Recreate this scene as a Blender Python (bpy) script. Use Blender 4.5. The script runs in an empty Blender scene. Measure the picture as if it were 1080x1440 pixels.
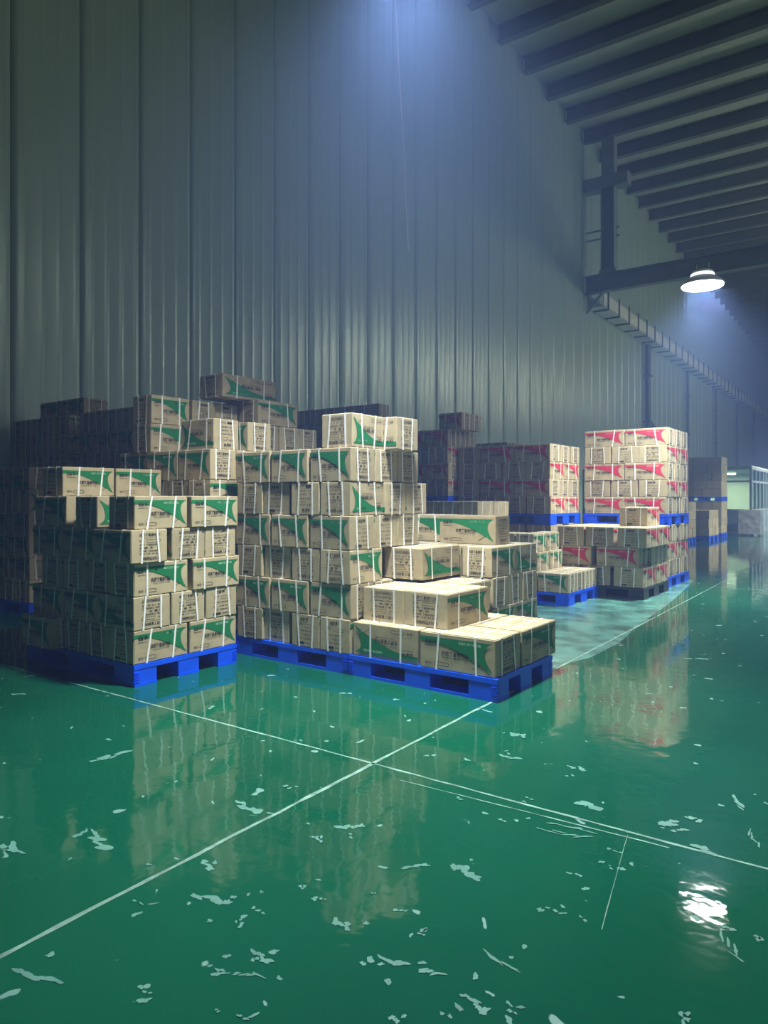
import bpy, bmesh, math, random
from mathutils import Matrix, Vector

random.seed(11)
scn = bpy.context.scene
col = scn.collection
R = math.radians

# ------------------------------------------------------------------ camera
# photograph treated as 1080x1440, focal 1000 px, horizon at y = 699, eye 1.5 m
cam_d = bpy.data.cameras.new('camera')
cam = bpy.data.objects.new('camera', cam_d)
col.objects.link(cam)
cam_d.sensor_fit = 'VERTICAL'
cam_d.sensor_height = 36.0
cam_d.lens = 36.0 * 1000.0 / 1440.0
cam_d.shift_y = -(720 - 699) / 1440.0
cam_d.clip_end = 400
cam.location = (0, 0, 1.5)
cam.rotation_euler = (R(90), 0, R(35.1))
scn.camera = cam

# ------------------------------------------------------------------ world: dark, with the hall's thin bluish haze
w = bpy.data.worlds.new('world')
scn.world = w
w.use_nodes = True
wn = w.node_tree.nodes
wl = w.node_tree.links
wn['Background'].inputs[0].default_value = (0.02, 0.03, 0.04, 1)
wn['Background'].inputs[1].default_value = 0.3
HAZE_DENSITY = 0.0125
vs = wn.new('ShaderNodeVolumeScatter')
vs.inputs['Color'].default_value = (0.27, 0.43, 1.0, 1)
vs.inputs['Density'].default_value = HAZE_DENSITY
vs.inputs['Anisotropy'].default_value = 0.15
wl.new(vs.outputs[0], wn['World Output'].inputs['Volume'])

LAMP_POWER = 320.0
FILL_GLOBE_POWER = 3300.0  # for the added globes that brighten the left wall and roof
LAMP_COLOR = (0.93, 0.98, 1.0)

vsn = scn.view_settings
vsn.view_transform = 'Standard'
vsn.look = 'None'
vsn.exposure = 0.0
vsn.gamma = 1.0
vsn.use_curve_mapping = False


# ------------------------------------------------------------------ materials
def mat(name, color, rough=0.6, metal=0.0, spec=0.5, coat=0.0, noise=0.0, nscale=8.0, bump=0.0, bscale=60.0,
        rnd=0.0, emit=None, estr=0.0, coords='Object', alpha=1.0, stretch=(1, 1, 1)):
    m = bpy.data.materials.new(name)
    m.use_nodes = True
    nt = m.node_tree
    b = nt.nodes['Principled BSDF']
    b.inputs['Base Color'].default_value = (*color, 1)
    b.inputs['Roughness'].default_value = rough
    b.inputs['Metallic'].default_value = metal
    b.inputs['Specular IOR Level'].default_value = spec
    b.inputs['Coat Weight'].default_value = coat
    b.inputs['Alpha'].default_value = alpha
    if emit:
        b.inputs['Emission Color'].default_value = (*emit, 1)
        b.inputs['Emission Strength'].default_value = estr
    last = None
    tc = nt.nodes.new('ShaderNodeTexCoord')
    mp = nt.nodes.new('ShaderNodeMapping')
    mp.inputs['Scale'].default_value = stretch
    nt.links.new(tc.outputs[coords], mp.inputs['Vector'])
    if noise > 0:
        n = nt.nodes.new('ShaderNodeTexNoise')
        n.inputs['Scale'].default_value = nscale
        n.inputs['Detail'].default_value = 5
        nt.links.new(mp.outputs[0], n.inputs['Vector'])
        mr = nt.nodes.new('ShaderNodeMapRange')
        mr.inputs[1].default_value = 0.3
        mr.inputs[2].default_value = 0.7
        mr.inputs[3].default_value = 1 - noise
        mr.inputs[4].default_value = 1 + noise
        nt.links.new(n.outputs['Fac'], mr.inputs[0])
        last = mr.outputs[0]
    if rnd > 0:
        oi = nt.nodes.new('ShaderNodeObjectInfo')
        mr2 = nt.nodes.new('ShaderNodeMapRange')
        mr2.inputs[3].default_value = 1 - rnd
        mr2.inputs[4].default_value = 1 + rnd
        nt.links.new(oi.outputs['Random'], mr2.inputs[0])
        if last is not None:
            mm = nt.nodes.new('ShaderNodeMath')
            mm.operation = 'MULTIPLY'
            nt.links.new(last, mm.inputs[0])
            nt.links.new(mr2.outputs[0], mm.inputs[1])
            last = mm.outputs[0]
        else:
            last = mr2.outputs[0]
    if last is not None:
        vm = nt.nodes.new('ShaderNodeVectorMath')
        vm.operation = 'SCALE'
        vm.inputs[0].default_value = color
        nt.links.new(last, vm.inputs['Scale'])
        nt.links.new(vm.outputs[0], b.inputs['Base Color'])
    if bump > 0:
        n2 = nt.nodes.new('ShaderNodeTexNoise')
        n2.inputs['Scale'].default_value = bscale
        n2.inputs['Detail'].default_value = 3
        nt.links.new(mp.outputs[0], n2.inputs['Vector'])
        bp = nt.nodes.new('ShaderNodeBump')
        bp.inputs['Strength'].default_value = bump
        bp.inputs['Distance'].default_value = 0.01
        nt.links.new(n2.outputs['Fac'], bp.inputs['Height'])
        nt.links.new(bp.outputs[0], b.inputs['Normal'])
    return m


M = {}
M['card'] = mat('cardboard', (0.42, 0.355, 0.222), 0.75, spec=0.25, noise=0.10, nscale=14, bump=0.15, bscale=90, rnd=0.12)
M['strap'] = mat('white_strap', (0.86, 0.86, 0.84), 0.35)
M['green'] = mat('green_ink', (0.014, 0.18, 0.062), 0.6, spec=0.3)
M['red'] = mat('red_ink', (0.50, 0.035, 0.07), 0.6, spec=0.3)
M['black'] = mat('black_ink', (0.03, 0.03, 0.03), 0.6, spec=0.3)
M['paleink'] = mat('pale_ink', (0.62, 0.80, 0.66), 0.6, spec=0.3)
M['blue'] = mat('blue_plastic', (0.004, 0.095, 0.95), 0.38, noise=0.12, nscale=5)
M['darkpallet'] = mat('dark_plastic', (0.03, 0.032, 0.035), 0.5, noise=0.2, nscale=5)
M['panel'] = mat('wall_panel', (0.44, 0.58, 0.56), 0.30, metal=0.15, noise=0.07, nscale=0.8, stretch=(1, 1, 0.12))
M['wallback'] = mat('wall_back', (0.16, 0.18, 0.19), 0.6)
M['roof'] = mat('roof_sheet', (0.70, 0.72, 0.74), 0.55, noise=0.10, nscale=0.6)
M['steel'] = mat('painted_steel', (0.26, 0.30, 0.34), 0.5, noise=0.12, nscale=2)
M['purlin'] = mat('purlin_steel', (0.15, 0.17, 0.20), 0.5, noise=0.12, nscale=1)
M['galv'] = mat('galvanised', (0.85, 0.88, 0.90), 0.4, metal=0.2, noise=0.1, nscale=3)
M['whitewall'] = mat('plain_wall', (0.36, 0.39, 0.40), 0.55, noise=0.06, nscale=0.6)
M['housing'] = mat('lamp_housing', (0.75, 0.76, 0.80), 0.35)
M['lens'] = mat('lamp_lens', (0.9, 0.9, 0.9), 0.3, emit=(0.93, 0.98, 1.0), estr=30)
M['ring'] = mat('lamp_ring', (0.9, 0.9, 0.9), 0.3, emit=(0.93, 0.98, 1.0), estr=1.6)
M['wire'] = mat('pale_wire', (0.85, 0.87, 0.9), 0.4)
M['pipe'] = mat('dark_pipe', (0.10, 0.12, 0.13), 0.45)
M['alu'] = mat('aluminium_frame', (0.30, 0.36, 0.40), 0.35, metal=0.3)
M['lowpanel'] = mat('partition_panel', (0.20, 0.26, 0.31), 0.4)
M['wrap'] = mat('stretch_wrap', (0.38, 0.40, 0.43), 0.22, noise=0.3, nscale=7, bump=0.6, bscale=9)
M['tube'] = mat('ceiling_light', (0.9, 0.9, 0.9), 0.4, emit=(0.9, 1.0, 0.85), estr=6)
M['cream'] = mat('office_wall', (0.55, 0.62, 0.50), 0.6)
gl = bpy.data.materials.new('window_glass')
gl.use_nodes = True
g_ = gl.node_tree.nodes['Principled BSDF']
g_.inputs['Base Color'].default_value = (0.75, 0.9, 0.85, 1)
g_.inputs['Roughness'].default_value = 0.03
g_.inputs['Transmission Weight'].default_value = 1.0
g_.inputs['IOR'].default_value = 1.1
M['glass'] = gl


def floor_material():
    m = bpy.data.materials.new('green_epoxy')
    m.use_nodes = True
    nt = m.node_tree
    b = nt.nodes['Principled BSDF']
    tc = nt.nodes.new('ShaderNodeTexCoord')

    def noise(scale, detail=4, rough=0.5, dist=0.0):
        n = nt.nodes.new('ShaderNodeTexNoise')
        n.inputs['Scale'].default_value = scale
        n.inputs['Detail'].default_value = detail
        n.inputs['Roughness'].default_value = rough
        n.inputs['Distortion'].default_value = dist
        nt.links.new(tc.outputs['Object'], n.inputs['Vector'])
        return n.outputs['Fac']

    def ramp(sock, a, c, lo, hi):
        r = nt.nodes.new('ShaderNodeMapRange')
        r.inputs[1].default_value = a
        r.inputs[2].default_value = c
        r.inputs[3].default_value = lo
        r.inputs[4].default_value = hi
        nt.links.new(sock, r.inputs[0])
        return r.outputs[0]

    def mixc(fac, c1, c2):
        x = nt.nodes.new('ShaderNodeMix')
        x.data_type = 'RGBA'
        nt.links.new(fac, x.inputs[0])
        for k, c in ((6, c1), (7, c2)):
            if isinstance(c, tuple):
                x.inputs[k].default_value = (*c, 1)
            else:
                nt.links.new(c, x.inputs[k])
        return x.outputs[2]
    big = ramp(noise(0.45, 3), 0.35, 0.65, 0, 1)
    c = mixc(big, (0.003, 0.076, 0.039), (0.005, 0.100, 0.055))
    # small dried splash specks
    spk = ramp(noise(9.0, 2, 0.4, 0.6), 0.715, 0.735, 0, 1)
    c = mixc(spk, c, (0.16, 0.33, 0.29))
    nt.links.new(c, b.inputs['Base Color'])
    rg = ramp(noise(1.6, 4), 0.35, 0.7, 0.035, 0.10)
    ad = nt.nodes.new('ShaderNodeMath')
    ad.operation = 'MULTIPLY_ADD'
    nt.links.new(spk, ad.inputs[0])
    ad.inputs[1].default_value = 0.3
    nt.links.new(rg, ad.inputs[2])
    nt.links.new(ad.outputs[0], b.inputs['Roughness'])
    b.inputs['Specular IOR Level'].default_value = 0.6
    bp = nt.nodes.new('ShaderNodeBump')
    bp.inputs['Strength'].default_value = 0.10
    bp.inputs['Distance'].default_value = 0.02
    nt.links.new(noise(5.0, 3), bp.inputs['Height'])
    nt.links.new(bp.outputs[0], b.inputs['Normal'])
    return m


M['floor'] = floor_material()
M['line'] = mat('worn_white_line', (0.19, 0.34, 0.29), 0.4, noise=0.5, nscale=14)
M['mark'] = mat('dried_water_mark', (0.12, 0.30, 0.25), 0.3, noise=0.2, nscale=9)
M['film'] = mat('wet_film', (0.09, 0.24, 0.21), 0.2, noise=0.6, nscale=3.0, bump=0.25, bscale=7)


# ------------------------------------------------------------------ mesh helpers
class MB:
    def __init__(self):
        self.v, self.f, self.m = [], [], []

    def poly(self, pts, mi=0):
        k = len(self.v)
        self.v += [tuple(p) for p in pts]
        self.f.append(tuple(range(k, k + len(pts))))
        self.m.append(mi)

    def box(self, x0, x1, y0, y1, z0, z1, mi=0):
        k = len(self.v)
        self.v += [(x0, y0, z0), (x1, y0, z0), (x1, y1, z0), (x0, y1, z0),
                   (x0, y0, z1), (x1, y0, z1), (x1, y1, z1), (x0, y1, z1)]
        for q in ((3, 2, 1, 0), (4, 5, 6, 7), (0, 1, 5, 4), (1, 2, 6, 5), (2, 3, 7, 6), (3, 0, 4, 7)):
            self.f.append(tuple(k + i for i in q))
            self.m.append(mi)

    def tube(self, p, q, r, n=8, mi=0):
        p, q = Vector(p), Vector(q)
        d = (q - p).normalized()
        u = d.orthogonal().normalized()
        v = d.cross(u)
        k = len(self.v)
        for c in (p, q):
            for i in range(n):
                t = 2 * math.pi * i / n
                self.v.append(tuple(c + u * r * math.cos(t) + v * r * math.sin(t)))
        for i in range(n):
            j = (i + 1) % n
            self.f.append((k + i, k + j, k + n + j, k + n + i))
            self.m.append(mi)
        self.f.append(tuple(k + i for i in reversed(range(n))))
        self.f.append(tuple(k + n + i for i in range(n)))
        self.m += [mi, mi]

    def lathe(self, prof, n=32, mi=0):
        k = len(self.v)
        for r, z in prof:
            for i in range(n):
                t = 2 * math.pi * i / n
                self.v.append((r * math.cos(t), r * math.sin(t), z))
        for s in range(len(prof) - 1):
            for i in range(n):
                j = (i + 1) % n
                self.f.append((k + s * n + i, k + s * n + j, k + (s + 1) * n + j, k + (s + 1) * n + i))
                self.m.append(mi)
        self.f.append(tuple(k + i for i in reversed(range(n))))
        self.f.append(tuple(k + (len(prof) - 1) * n + i for i in range(n)))
        self.m += [mi, mi]

    def mesh(self, name, mats, bevel=0.0, smooth=False):
        me = bpy.data.meshes.new(name)
        me.from_pydata(self.v, [], self.f)
        for x in (mats if isinstance(mats, (list, tuple)) else [mats]):
            me.materials.append(x)
        me.polygons.foreach_set('material_index', self.m)
        if bevel > 0:
            bm = bmesh.new()
            bm.from_mesh(me)
            bmesh.ops.bevel(bm, geom=list(bm.edges), offset=bevel, segments=1, affect='EDGES')
            bm.to_mesh(me)
            bm.free()
        if smooth:
            me.polygons.foreach_set('use_smooth', [True] * len(me.polygons))
        me.update()
        return me

    def build(self, name, mats, parent=None, **kw):
        return link(name, self.mesh(name, mats, **kw), parent)


def link(name, data, parent=None, loc=None, rz=None):
    o = bpy.data.objects.new(name, data)
    col.objects.link(o)
    if parent is not None:
        o.parent = parent
    if loc is not None:
        o.location = loc
    if rz is not None:
        o.rotation_euler = (0, 0, rz)
    return o


def tag(o, label=None, cat=None, group=None, kind=None):
    for k, v in (('label', label), ('category', cat), ('group', group), ('kind', kind)):
        if v:
            o[k] = v
    return o


def struct(o, label=None):
    o['kind'] = 'structure'
    if label:
        o['label'] = label
    return o


# ------------------------------------------------------------------ the hall
XW, XR, YB, YF, ZR = -12.0, 19.0, -14.0, 104.0, 18.7   # left wall, right wall, back, far end, underside of roof beams
mb = MB()
mb.box(XW - 0.3, XR + 0.3, YB - 0.3, YF + 0.3, -0.3, 0.0)
floor = struct(mb.build('floor', M['floor']), 'glossy wet green epoxy floor of the warehouse')

mb = MB()
mb.box(XW - 0.3, XW - 0.06, YB, YF, 0, ZR + 0.66)
wall = struct(mb.build('wall_left', M['wallback']), 'tall ribbed grey metal panel wall behind the pallets')
# ribbed panels, each its own piece
PW, RP = 1.26, 0.315
prof = []
for r in range(4):
    o = r * RP
    prof.append((o, 0.0))
    for q in range(7):
        prof.append((o + 0.18 + 0.115 * q / 6, 0.0042 * (1 - math.cos(2 * math.pi * q / 6))))
prof.append((PW - 0.004, 0.0))
mb = MB()
for i in range(len(prof) - 1):
    (y0, x0), (y1, x1) = prof[i], prof[i + 1]
    mb.poly([(x0, y0, 0), (x1, y1, 0), (x1, y1, ZR + 0.62), (x0, y0, ZR + 0.62)])
mb.poly([(-0.06, 0, 0), (0, 0, 0), (0, 0, ZR + 0.62), (-0.06, 0, ZR + 0.62)])
mb.poly([(0, PW - 0.004, 0), (-0.06, PW - 0.004, 0), (-0.06, PW - 0.004, ZR + 0.62), (0, PW - 0.004, ZR + 0.62)])
panel_me = mb.mesh('panel', M['panel'])
bm = bmesh.new()
bm.from_mesh(panel_me)
bmesh.ops.remove_doubles(bm, verts=bm.verts, dist=1e-5)
bm.to_mesh(panel_me)
bm.free()
panel_me.polygons.foreach_set('use_smooth', [len(p.vertices) == 4 and abs(p.normal.x) > 0.5 for p in panel_me.polygons])
y = YB
while y < YF - PW:
    link('panel', panel_me, wall, (XW, y, 0))
    y += PW

for nm, b_ in (('wall_right', (XR, XR + 0.3, YB, YF, 0, ZR + 0.66)), ('wall_back', (XW, XR, YB - 0.3, YB, 0, ZR + 0.66)),
               ('wall_far', (XW, XR, YF, YF + 0.3, 0, ZR + 0.66))):
    mb = MB()
    mb.box(*b_)
    struct(mb.build(nm, M['whitewall']), 'plain grey metal hall wall, %s' % nm.split('_')[1])

mb = MB()
mb.box(XW - 0.3, XR + 0.3, YB - 0.3, YF + 0.3, ZR + 0.66, ZR + 0.86)
ceil = struct(mb.build('ceiling', M['roof']), 'dark metal sheet roof on rows of deep cross beams')
mb = MB()
hh, ww = 0.58, 0.30
mb.box(XW + 0.05, XR, -0.03, 0.03, ZR + 0.08, ZR + hh)
mb.box(XW + 0.05, XR, -ww / 2, ww / 2, ZR, ZR + 0.08)
mb.box(XW + 0.05, XR, -ww / 2, ww / 2, ZR + hh, ZR + hh + 0.06)
purlin_me = mb.mesh('roof_beam', M['purlin'])
y = YB + 1.0
while y < YF - 1:
    link('roof_beam', purlin_me, ceil, (0, y, 0))
    y += 2.35

# steel frame high on the wall
YBm = 34.2
fr = tag(link('steel_frame', None, None, (XW + 1.2, YBm, 11.4)), 'dark steel cross beam with upright column high on the wall', 'beam')
mb = MB()
for z0, z1, t in ((0, 0.06, 0.2), (0.06, 0.80, 0.02), (0.80, 0.86, 0.2)):
    mb.box(-1.15, 30.0, -t, t, z0, z1)
mb.build('cross_beam', M['steel'], fr)
mb = MB()
mb.box(-0.32, -0.27, -0.3, 0.3, 0.86, 4.9)
mb.box(-0.27, 0.27, -0.03, 0.03, 0.86, 4.9)
mb.box(0.27, 0.32, -0.3, 0.3, 0.86, 4.9)
mb.build('column', M['steel'], fr)
mb = MB()
mb.box(-1.15, 0.95, -0.3, 0.3, 4.9, 5.5)
mb.build('capital', M['steel'], fr)
mb = MB()
mb.box(-0.3, 0.3, -0.25, 0.25, 5.5, ZR - 11.4)
mb.build('post', M['steel'], fr)
mb = MB()
mb.box(-0.40, 0.40, -0.33, 0.33, 0.86, 0.98)
mb.build('base_plate', M['steel'], fr)
for zz in (2.6, 3.0):
    mb = MB()
    mb.tube((-1.1, 0.0, zz), (0.5, 0.0, zz), 0.05)
    mb.build('tie_rod', M['steel'], fr)
mb = MB()
mb.tube((-1.1, 0, -0.9), (-0.3, 0, 0.0), 0.07)
mb.build('brace', M['steel'], fr)

# cable tray running along the wall
tr = tag(link('cable_tray', None, None, (XW + 0.1, 34.6, 10.75)), 'long galvanised cable tray with hanger brackets running along the wall', 'cable tray')
LT = YF - 35.0
mb = MB()
mb.box(0.02, 0.72, 0, LT, 0.06, 0.10)
mb.build('tray_bottom', M['galv'], tr)
mb = MB()
mb.box(0.66, 0.72, 0, LT, 0.14, 0.74)
mb.build('tray_side', M['galv'], tr)
mb = MB()
mb.box(0.0, 0.76, -0.05, 0.05, 0.0, 0.06)
mb.box(0.72, 0.78, -0.05, 0.05, 0.0, 0.95)
hang_me = mb.mesh('bracket', M['pipe'])
k = 0.6
while k < LT:
    link('bracket', hang_me, tr, (0, k, 0))
    k += 1.75

# drain pipes down the wall
for i, yy in enumerate((44.6, 55.3, 66.0, 76.8, 87.5)):
    t = tag(link('drain_pipe', None, None, (XW + 0.27, yy, 0)),
            '%s dark drain pipe running down the wall below the cable tray' % ('nearest', 'second', 'third', 'fourth', 'farthest')[i], 'pipe', 'drain pipes on the wall')
    r = 0.17 if i == 0 else 0.10
    mb = MB()
    mb.tube((0, 0, 0.0), (0, 0, 10.75), r, 10)
    mb.build('pipe', M['pipe'], t)
    for zz in (3.2, 6.0, 8.8):
        mb = MB()
        mb.box(-r - 0.05, r + 0.05, -r - 0.06, r + 0.06, zz, zz + 0.12)
        mb.build('clamp', M['pipe'], t)
mb = MB()
mb.tube((XW + 0.13, 45.5, 6.2), (XW + 0.13, 54.6, 3.9), 0.085)
tag(mb.build('brace_pipe', M['pipe']), 'thin dark pipe sloping down the wall behind the far dark stack', 'pipe')

# thin pale wire hanging near the glow
pts = [(-5.35, 7.28, ZR), (-5.13, 7.33, 12.0), (-5.04, 7.39, 8.0), (-4.94, 7.44, 6.0), (-4.88, 7.47, 4.6)]
mb = MB()
for p, q in zip(pts, pts[1:]):
    mb.tube(p, q, 0.008, 6)
tag(mb.build('hanging_wire', M['wire']), 'thin pale wire hanging down from the roof before the wall', 'wire')

# ------------------------------------------------------------------ floor joints and marks
lrnd = random.Random(5)


def strip(name, p, q, wid, m, jag=0.35, step=0.12, z=0.0012):
    p, q = Vector(p), Vector(q)
    d = (q - p)
    n = max(2, int(d.length / step))
    nrm = Vector((-d.y, d.x)).normalized()
    mb = MB()
    k = 0
    for i in range(n + 1):
        c = p + d * (i / n)
        a = wid * 0.5 * (1 + lrnd.uniform(-jag, jag * 1.4))
        b = wid * 0.5 * (1 + lrnd.uniform(-jag, jag * 1.4))
        e1, e2 = c + nrm * a, c - nrm * b
        mb.v += [(e2.x, e2.y, z), (e1.x, e1.y, z)]
    for i in range(n):
        mb.f.append((2 * i, 2 * i + 2, 2 * i + 3, 2 * i + 1))
        mb.m.append(0)
    return mb.build(name, m, floor)


strip('joint_line', (-2.36, 0.9), (-2.335, 9), 0.020, M['line'])
strip('joint_line', (-2.335, 9), (-2.30, 45), 0.010, M['line'])
strip('joint_line', (-11.8, 3.26), (6.0, 3.22), 0.015, M['line'])
strip('joint_line', (-2.3, 12.9), (9.0, 12.8), 0.02, M['line'])
strip('joint_line', (-2.1, 3.13), (-0.75, 3.19), 0.007, M['line'], 0.6)
strip('joint_line', (-0.93, 3.2), (-0.80, 2.45), 0.003, M['line'], 0.7)


def blob(mb, cx, cy, rx, ry, ang, seed, z=0.0016, n=22):
    g = random.Random(seed)
    ph = [g.uniform(0, 6.28) for _ in range(4)]
    am = [g.uniform(0.08, 0.34) / (i + 1) ** 0.5 for i in range(4)]
    pts = []
    for i in range(n):
        t = 2 * math.pi * i / n
        r = 1 + sum(am[j] * math.sin((j + 2) * t + ph[j]) for j in range(4))
        x, y_ = rx * r * math.cos(t), ry * r * math.sin(t)
        pts.append((cx + x * math.cos(ang) - y_ * math.sin(ang), cy + x * math.sin(ang) + y_ * math.cos(ang), z))
    mb.v.append((cx, cy, z))
    k = len(mb.v) - 1
    mb.v += pts
    for i in range(n):
        mb.f.append((k, k + 1 + i, k + 1 + (i + 1) % n))
        mb.m.append(0)


# (x, y, half length, half width, angle) of the dried splashes on the floor
MARKS = [
    (-2.163, 1.193, 0.115, 0.017, 0.32), (-2.796, 1.829, 0.13, 0.034, -0.06), (-2.923, 1.818, 0.051, 0.015, 1.98), (-2.516, 2.439, 0.115, 0.036, -0.14), (-2.055, 1.81, 0.108, 0.028, 0.28),
    (-1.985, 1.836, 0.05, 0.017, 1.52), (-2.256, 1.951, 0.057, 0.021, -0.2), (-1.987, 2.559, 0.076, 0.037, 0.38), (-1.931, 2.487, 0.036, 0.02, -0.2), (-1.56, 2.433, 0.069, 0.017, 0.9),
    (-1.373, 2.522, 0.085, 0.028, -0.08), (-1.424, 2.149, 0.02, 0.01, 0.39), (-1.829, 2.051, 0.025, 0.015, -0.14), (-1.843, 1.847, 0.033, 0.013, 0.28), (-1.869, 1.763, 0.023, 0.013, 1.81),
    (-1.553, 1.96, 0.053, 0.016, -0.28), (-1.664, 1.669, 0.059, 0.019, -0.04), (-1.673, 1.647, 0.02, 0.013, -1.84), (-1.302, 1.891, 0.063, 0.018, 0.18), (-1.308, 1.871, 0.042, 0.01, 0.95),
    (-1.166, 1.923, 0.051, 0.013, 0.45), (-0.986, 1.877, 0.052, 0.018, -0.17), (-1.017, 1.892, 0.046, 0.009, 0.09), (-1.01, 2.093, 0.077, 0.008, -0.05), (-1.633, 1.577, 0.063, 0.007, 0.51),
    (-1.822, 1.346, 0.026, 0.007, 0.49), (-1.036, 1.787, 0.033, 0.008, -0.15), (-0.884, 1.904, 0.023, 0.011, -0.05), (-0.417, 2.607, 0.103, 0.014, -1.01), (-0.441, 2.715, 0.034, 0.018, -0.03),
    (-0.583, 3.858, 0.116, 0.014, -1.18), (-1.387, 3.838, 0.062, 0.039, -0.36), (-1.383, 3.705, 0.041, 0.022, 0.37), (-1.171, 3.392, 0.078, 0.042, -0.04), (-0.81, 3.429, 0.059, 0.037, 0.92),
    (-0.756, 3.361, 0.04, 0.02, 0.61), (-0.721, 3.514, 0.049, 0.038, -0.21), (-0.62, 3.262, 0.066, 0.027, -0.56), (-0.468, 3.487, 0.099, 0.008, -1.15), (-1.007, 2.746, 0.05, 0.016, 0.05),
    (-0.988, 2.461, 0.04, 0.01, 0.03), (-0.875, 2.475, 0.032, 0.01, -0.84), (-3.042, 1.578, 0.097, 0.028, 0.11), (-3.647, 2.45, 0.15, 0.042, 1.45), (-2.523, 2.726, 0.041, 0.027, 0.28),
    (-2.258, 1.632, 0.048, 0.01, 0.27), (-2.452, 1.823, 0.017, 0.013, 0.28), (-1.762, 3.771, 0.074, 0.025, 0.14), (-1.879, 4.153, 0.064, 0.04, -0.38), (-1.443, 3.315, 0.038, 0.016, 0.02),
    (-1.163, 3.056, 0.139, 0.01, 0.24), (-1.172, 3.125, 0.128, 0.01, 0.13), (-1.364, 7.101, 0.045, 0.065, -0.66), (-1.591, 1.416, 0.014, 0.006, 0.08), (-1.154, 1.687, 0.017, 0.008, 0.11),
    (-1.722, 1.533, 0.03, 0.006, -0.36), (-0.472, 2.182, 0.024, 0.015, 0.18), (-0.905, 2.883, 0.028, 0.006, -0.91), (-1.444, 3.015, 0.035, 0.014, -0.36), (-2.017, 2.371, 0.032, 0.012, -0.04),
    (-1.728, 3.11, 0.031, 0.016, -0.32), (-1.296, 2.066, 0.021, 0.009, 0.02), (-1.71, 2.037, 0.018, 0.009, -0.26), (-1.58, 2.178, 0.015, 0.009, 0.12), (-1.511, 1.438, 0.032, 0.007, -0.09),
    (-0.919, 3.025, 0.029, 0.011, -0.2),
]
mb = MB()
for i, (cx, cy, rx, ry, an) in enumerate(MARKS):
    g = random.Random(i)
    nb_ = 4 if rx > 0.05 else 2
    for k in range(nb_):
        t = (k + 0.5) / nb_ * 2 - 1
        q = g.uniform(0.35, 1.0)
        ox, oy = t * rx * 0.75, g.uniform(-0.7, 0.7) * ry
        blob(mb, cx + ox * math.cos(an) - oy * math.sin(an), cy + ox * math.sin(an) + oy * math.cos(an),
             rx * g.uniform(0.22, 0.4), max(0.004, ry * q * 0.75), an + g.uniform(-0.5, 0.5), 100 + i * 7 + k, 0.0014 + (i * 4 + k) * 0.000004)
    for k in range(g.randint(0, 3)):
        blob(mb, cx + g.uniform(-1.6, 1.6) * rx, cy + g.uniform(-1.6, 1.6) * rx, g.uniform(0.006, 0.018), g.uniform(0.005, 0.012), g.uniform(0, 3), 500 + i * 5 + k)
tag(mb.build('water_marks', M['mark'], floor), kind='stuff')
FILM = [(-3.937, 9.216), (-3.599, 9.612), (-3.601, 10.659), (-3.274, 11.18), (-3.171, 12.677), (-3.017, 14.104), (-2.762, 13.466), (-2.461, 10.412), (-2.35, 8.591), (-2.221, 7.339), (-2.242, 6.537), (-2.355, 6.114), (-2.367, 5.944), (-2.805, 6.929), (-3.274, 7.829)]
mb = MB()
mb.poly([(x, y, 0.0009) for x, y in FILM])
tag(mb.build('wet_film', M['film'], floor), kind='stuff')

# ------------------------------------------------------------------ lamps
lamp_parts = {}
mb = MB()
mb.lathe([(0.30, 0.0), (0.30, 0.03), (0.27, 0.06), (0.20, 0.11), (0.17, 0.13)])
lamp_parts['housing'] = mb.mesh('housing', M['housing'], smooth=False)
mb = MB()
mb.lathe([(0.285, -0.015), (0.285, -0.001)])
lamp_parts['lens'] = mb.mesh('lens', M['lens'])
mb = MB()
mb.lathe([(0.15, 0.171), (0.155, 0.18), (0.15, 0.21), (0.12, 0.22)])
lamp_parts['driver'] = mb.mesh('driver', M['housing'])
mb = MB()
mb.lathe([(0.165, 0.131), (0.17, 0.14), (0.165, 0.17)])
lamp_parts['light_ring'] = mb.mesh('light_ring', M['ring'])
mb = MB()
mb.box(-0.09, -0.08, -0.015, 0.015, 0.22, 0.33)
mb.box(0.08, 0.09, -0.015, 0.015, 0.22, 0.33)
mb.box(-0.09, 0.09, -0.015, 0.015, 0.33, 0.34)
lamp_parts['bracket'] = mb.mesh('bracket', M['steel'])


def lamp(x, y, z, label, power=1.0, spread=122):
    t = tag(link('high_bay_lamp', None, None, (x, y, z)), label, 'lamp', 'round high bay lamps in a row')
    for n, me in lamp_parts.items():
        link(n, me, t)
    mb = MB()
    mb.tube((0, 0, 0.34), (0, 0, ZR - 0.02 - z), 0.0016, 6)
    mb.build('suspension_cable', M['pipe'], t)
    ld = bpy.data.lights.new('lamp_light', 'AREA')
    ld.shape = 'DISK'
    ld.size = 0.54
    ld.energy = LAMP_POWER * power
    ld.color = LAMP_COLOR
    ld.spread = R(spread)
    link('lamp_light', ld, t, (0, 0, -0.02))


lamp(-2.76, 4.22, 5.36, 'round lit high bay lamp hanging just above the top edge of the picture', 0.95, 112)
lamp(-2.23, 11.5, 4.68, 'round white lit high bay lamp glowing below the dark cross beam')
for k, (x, y) in enumerate(((-1.2, 26.8), (-1.2, 35.5), (-1.2, 44.0), (-1.2, 55.0))):
    lamp(x, y, 4.8, '%s round lit high bay lamp beyond the right edge of the picture' % ('first', 'second', 'third', 'fourth')[k], *((1.0, 122) if k == 0 else (2.6, 172)))


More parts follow.
